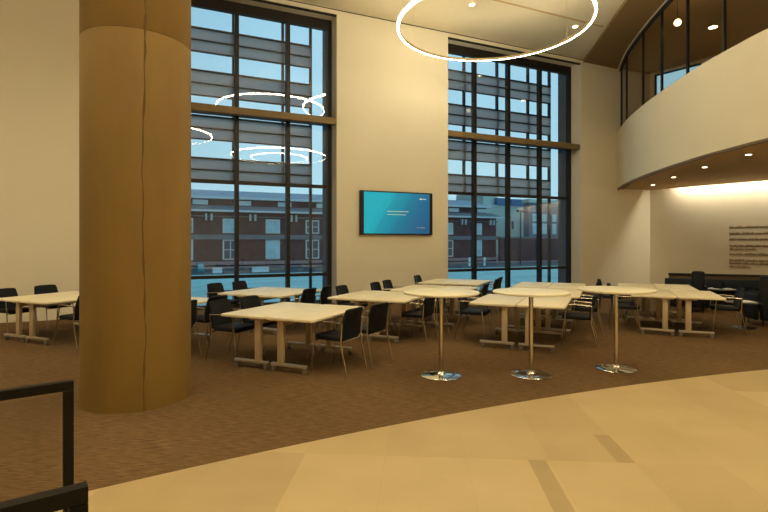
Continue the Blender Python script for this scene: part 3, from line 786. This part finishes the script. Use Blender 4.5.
while True:
    s = sB + k * bay
    if s + 1.8 > e1: break
    if s > e0 + 1:
        ww = fs_(279) - sB
        for (yt, yb, dk) in ((219, 232, (k % 3 == 1)), (240.5, 259.5, (k % 2 == 1))):
            b = MB(); b.box(s - .12, s + ww + .12, D - .06, D + .05, fz(yb) - .1, fz(yt) + .12); fr = b.build('window_frame', M['white'], bb)
            b = MB()
            for i in range(2):
                for j in range(2):
                    za = fz(yb) + (fz(yt) - fz(yb)) * j / 2 + .05; zc = fz(yb) + (fz(yt) - fz(yb)) * (j + 1) / 2 - .05
                    b.box(s + ww * i / 2 + .06, s + ww * (i + 1) / 2 - .06, D - .09, D - .05, za, zc)
            b.build('pane', M['wglassdk'] if dk else M['wglass'], fr)
        for dx in (bay * .5 + ww / 2 - .35, bay * .5 + ww / 2 + .25):
            b = MB(); b.box(s + dx, s + dx + .22, D - .4, D + .02, fz(220), fz(213.2)); b.build('bracket', M['white'], bb)
        b = MB(); b.box(s - .1 + bay * .35, s + bay * .35 + ww * 1.05, D + 1.1, D + 1.25, fz(203.4), fz(198.6)); b.build('attic_panel', M['white'], bb)
    k += 1
# stucco block and siding block further right
o2 = -78.0
cb = thing('stucco_building', 'pale green stucco building beyond the end of the brick building', 'building', A, TH)
a0, a1 = fs_(482, o2), fs_(532, o2)
b = MB(); b.box(a0, a1, 78, 92, GZ, fz(206, 510, o2)); b.build('wall', M['cream'], cb)
b = MB(); b.box(fs_(486, o2), fs_(500, o2), 79, 90, fz(206, 510, o2), fz(192, 510, o2)); b.build('penthouse', M['cream'], cb)
b = MB(); b.box(fs_(497, o2), fs_(505, o2), 77.8, 86, fz(206, 510, o2), fz(198.5, 510, o2)); b.box(fs_(511, o2), fs_(523, o2), 77.8, 86, fz(206, 510, o2), fz(199, 510, o2)); b.build('rooftop_screen', M['blue'], cb)
b = MB(); b.box(fs_(511.5, o2), fs_(513.5, o2), 77.9, 78.02, fz(229, 510, o2), fz(221.5, 510, o2)); b.build('window', M['wglassdk'], cb)
b = MB(); b.box(a0, a1, 77.9, 78.02, fz(207.2, 510, o2), fz(205.6, 510, o2)); b.build('parapet', M['white'], cb)
o3 = -66.0
gb = thing('siding_building', 'grey blue sided building with white windows at right of right window', 'building', A, TH)
a0, a1 = fs_(529, o3), fs_(610, o3)
b = MB(); b.box(a0, a1, 66, 67.6, GZ, fz(203, 540, o3)); b.build('wall', M['grey'], gb)
b = MB(); b.box(a0 - .3, a1, 65.7, 67.9, fz(203, 540, o3), fz(199.5, 540, o3)); b.build('parapet', M['cream'], gb)
for px0, px1 in ((532.5, 536.5), (541.5, 546.5), (552, 556), (562, 566)):
    for yt, yb in ((214, 221.5), (223.5, 234)):
        b = MB(); b.box(fs_(px0, o3), fs_(px1, o3), 65.92, 66.02, fz(yb, 540, o3), fz(yt, 540, o3)); fr = b.build('window_frame', M['white'], gb)
        b = MB(); b.box(fs_(px0, o3) + .2, fs_(px1, o3) - .2, 65.88, 65.93, fz(yb, 540, o3) + .2, fz(yt, 540, o3) - .2); b.build('pane', M['wglass'], fr)
o4 = -49.0
lw = thing('garden_wall', 'low dark brick wall running right from the brick building', 'wall', A, TH)
b = MB(); b.box(e1 + .05, fs_(640, o4), 49, 49.5, GZ, fz(238.5, 520, o4)); b.build('brickwork', M['brick'], lw)
b = MB(); b.box(e1 + .05, fs_(640, o4), 48.9, 49.6, fz(238.5, 520, o4), fz(236.8, 520, o4)); b.build('coping', M['slatedk'], lw)
o5 = -40.0
p = on_wall(fs_(520.5, o5), o5, GZ)
sp = thing('street_lamp', 'dark street lamp post before the pale stucco building', 'street lamp', p, TH)
zt = wall_z(520.5, 212, o5) - GZ
b = MB(); b.tube([(0, 0, 0), (0, 0, zt)], .09, 8); b.build('pole', M['lattice'], sp)
b = MB(); b.box(-.5, .5, -.25, .25, zt, zt + .25); b.build('lamp_head', M['lattice'], sp)
# street furniture
def barrier(px0, px1, off, label):
    p = on_wall(fs_(px0, off), off, GZ); w = fs_(px1, off) - fs_(px0, off)
    t = thing('concrete_barrier', label, 'barrier', p, TH, 'white street barriers')
    b = MB(); prof = [(-.28, 0), (-.28, .08), (-.13, .22), (-.09, .5), (.09, .5), (.13, .22), (.28, .08), (.28, 0)]; n = len(prof)
    b.add([(0, y, z) for y, z in prof] + [(w, y, z) for y, z in prof], [tuple(range(n)), tuple(range(2 * n - 1, n - 1, -1))] + [(i, n + i, n + (i + 1) % n, (i + 1) % n) for i in range(n)])
    b.build('body', M['silver'], t)
    b = MB(); b.box(.05, w - .05, -.06, .06, .5, .53); b.build('cap', M['white'], t)
barrier(212.5, 222, -38.5, 'short white barrier outside the left window near the column')
barrier(252, 268.5, -38.5, 'long white barrier outside the middle of left window')
p = on_wall(fs_(197, -41), -41, GZ); wd = fs_(204.5, -41) - fs_(197, -41)
t = thing('street_kiosk', 'teal street kiosk seen beside the column edge', 'kiosk', p, TH)
b = MB(); b.pad(0, wd, 0, .8, 0, .95, .06, .02); b.build('body', M['teal'], t)
b = MB(); b.pad(-.06, wd + .06, -.06, .86, .95, 1.03, .05, .02); b.build('roof', M['slatedk'], t)
b = MB(); b.box(.12, wd - .12, -.012, -.001, .3, .85); b.build('door', M['wglass'], t)
for k, px in enumerate((469.5, 484.5)):
    p = on_wall(fs_(px, -36.0), -36.0, GZ)
    t = thing('street_sign', 'small pale teal street sign outside right window, ' + ('left one', 'right one')[k], 'sign', p, TH, 'street signs')
    b = MB(); b.tube([(0, .05, 0), (0, .05, 1.3)], .04, 8); b.build('post', M['lattice'], t)
    b = MB(); b.box(-.14, .14, -.02, .0, .25, .62); b.box(-.14, .14, -.02, .0, .75, 1.25); b.box(-.02, .02, -.01, .0, .5, .8); b.build('plate', M['white'], t)
# ------------------------------------------------------------------ sky, camera
w = bpy.data.worlds.new('dusk sky'); bpy.context.scene.world = w; w.use_nodes = True
nd = w.node_tree.nodes; ln = w.node_tree.links
bg = nd['Background']; bg.inputs['Strength'].default_value = 1.0
tc = nd.new('ShaderNodeTexCoord'); sp_ = nd.new('ShaderNodeSeparateXYZ'); ln.new(tc.outputs['Generated'], sp_.inputs[0])
r = nd.new('ShaderNodeValToRGB'); e = r.color_ramp.elements
e[0].position = 0.0; e[0].color = (.52, .84, .95, 1); e[1].position = .6; e[1].color = (.32, .66, .90, 1)
ln.new(sp_.outputs[2], r.inputs[0])
# sky dims towards the left, added to cut blue light on the right wall
dt = nd.new('ShaderNodeVectorMath'); dt.operation = 'DOT_PRODUCT'; dt.inputs[1].default_value = (.9, .4, 0)
ln.new(tc.outputs['Generated'], dt.inputs[0])
r2 = nd.new('ShaderNodeValToRGB'); r2.color_ramp.elements[0].position = .0; r2.color_ramp.elements[0].color = (.16, .17, .19, 1)
r2.color_ramp.elements[1].position = .58; r2.color_ramp.elements[1].color = (1, 1, 1, 1)
mr = nd.new('ShaderNodeMapRange'); mr.inputs[1].default_value = -.95; mr.inputs[2].default_value = .2; ln.new(dt.outputs['Value'], mr.inputs[0])
r2.color_ramp.elements[1].position = 1.0
ln.new(mr.outputs[0], r2.inputs[0])
mm = nd.new('ShaderNodeMix'); mm.data_type = 'RGBA'; mm.blend_type = 'MULTIPLY'; mm.inputs[0].default_value = 1
ln.new(r.outputs[0], mm.inputs[6]); ln.new(r2.outputs[0], mm.inputs[7]); ln.new(mm.outputs[2], bg.inputs[0])

cam = bpy.data.cameras.new('camera'); co = bpy.data.objects.new('camera', cam); C.objects.link(co)
co.location = (0, 0, H); co.rotation_euler = (PI / 2, 0, 0)
cam.sensor_width = 36; cam.lens = F / 768 * 36; cam.shift_y = -(256 - YH) / 768; cam.clip_end = 500; cam.clip_start = .05
sc = bpy.context.scene; sc.camera = co
sc.view_settings.view_transform = 'Standard'; sc.view_settings.look = 'None'; sc.view_settings.exposure = 0.0
sc.cycles.use_denoising = True
sc.cycles.max_bounces = 8; sc.cycles.diffuse_bounces = 5; sc.cycles.transparent_max_bounces = 16
sc.cycles.sample_clamp_indirect = 4.0; sc.cycles.caustics_reflective = False; sc.cycles.caustics_refractive = False
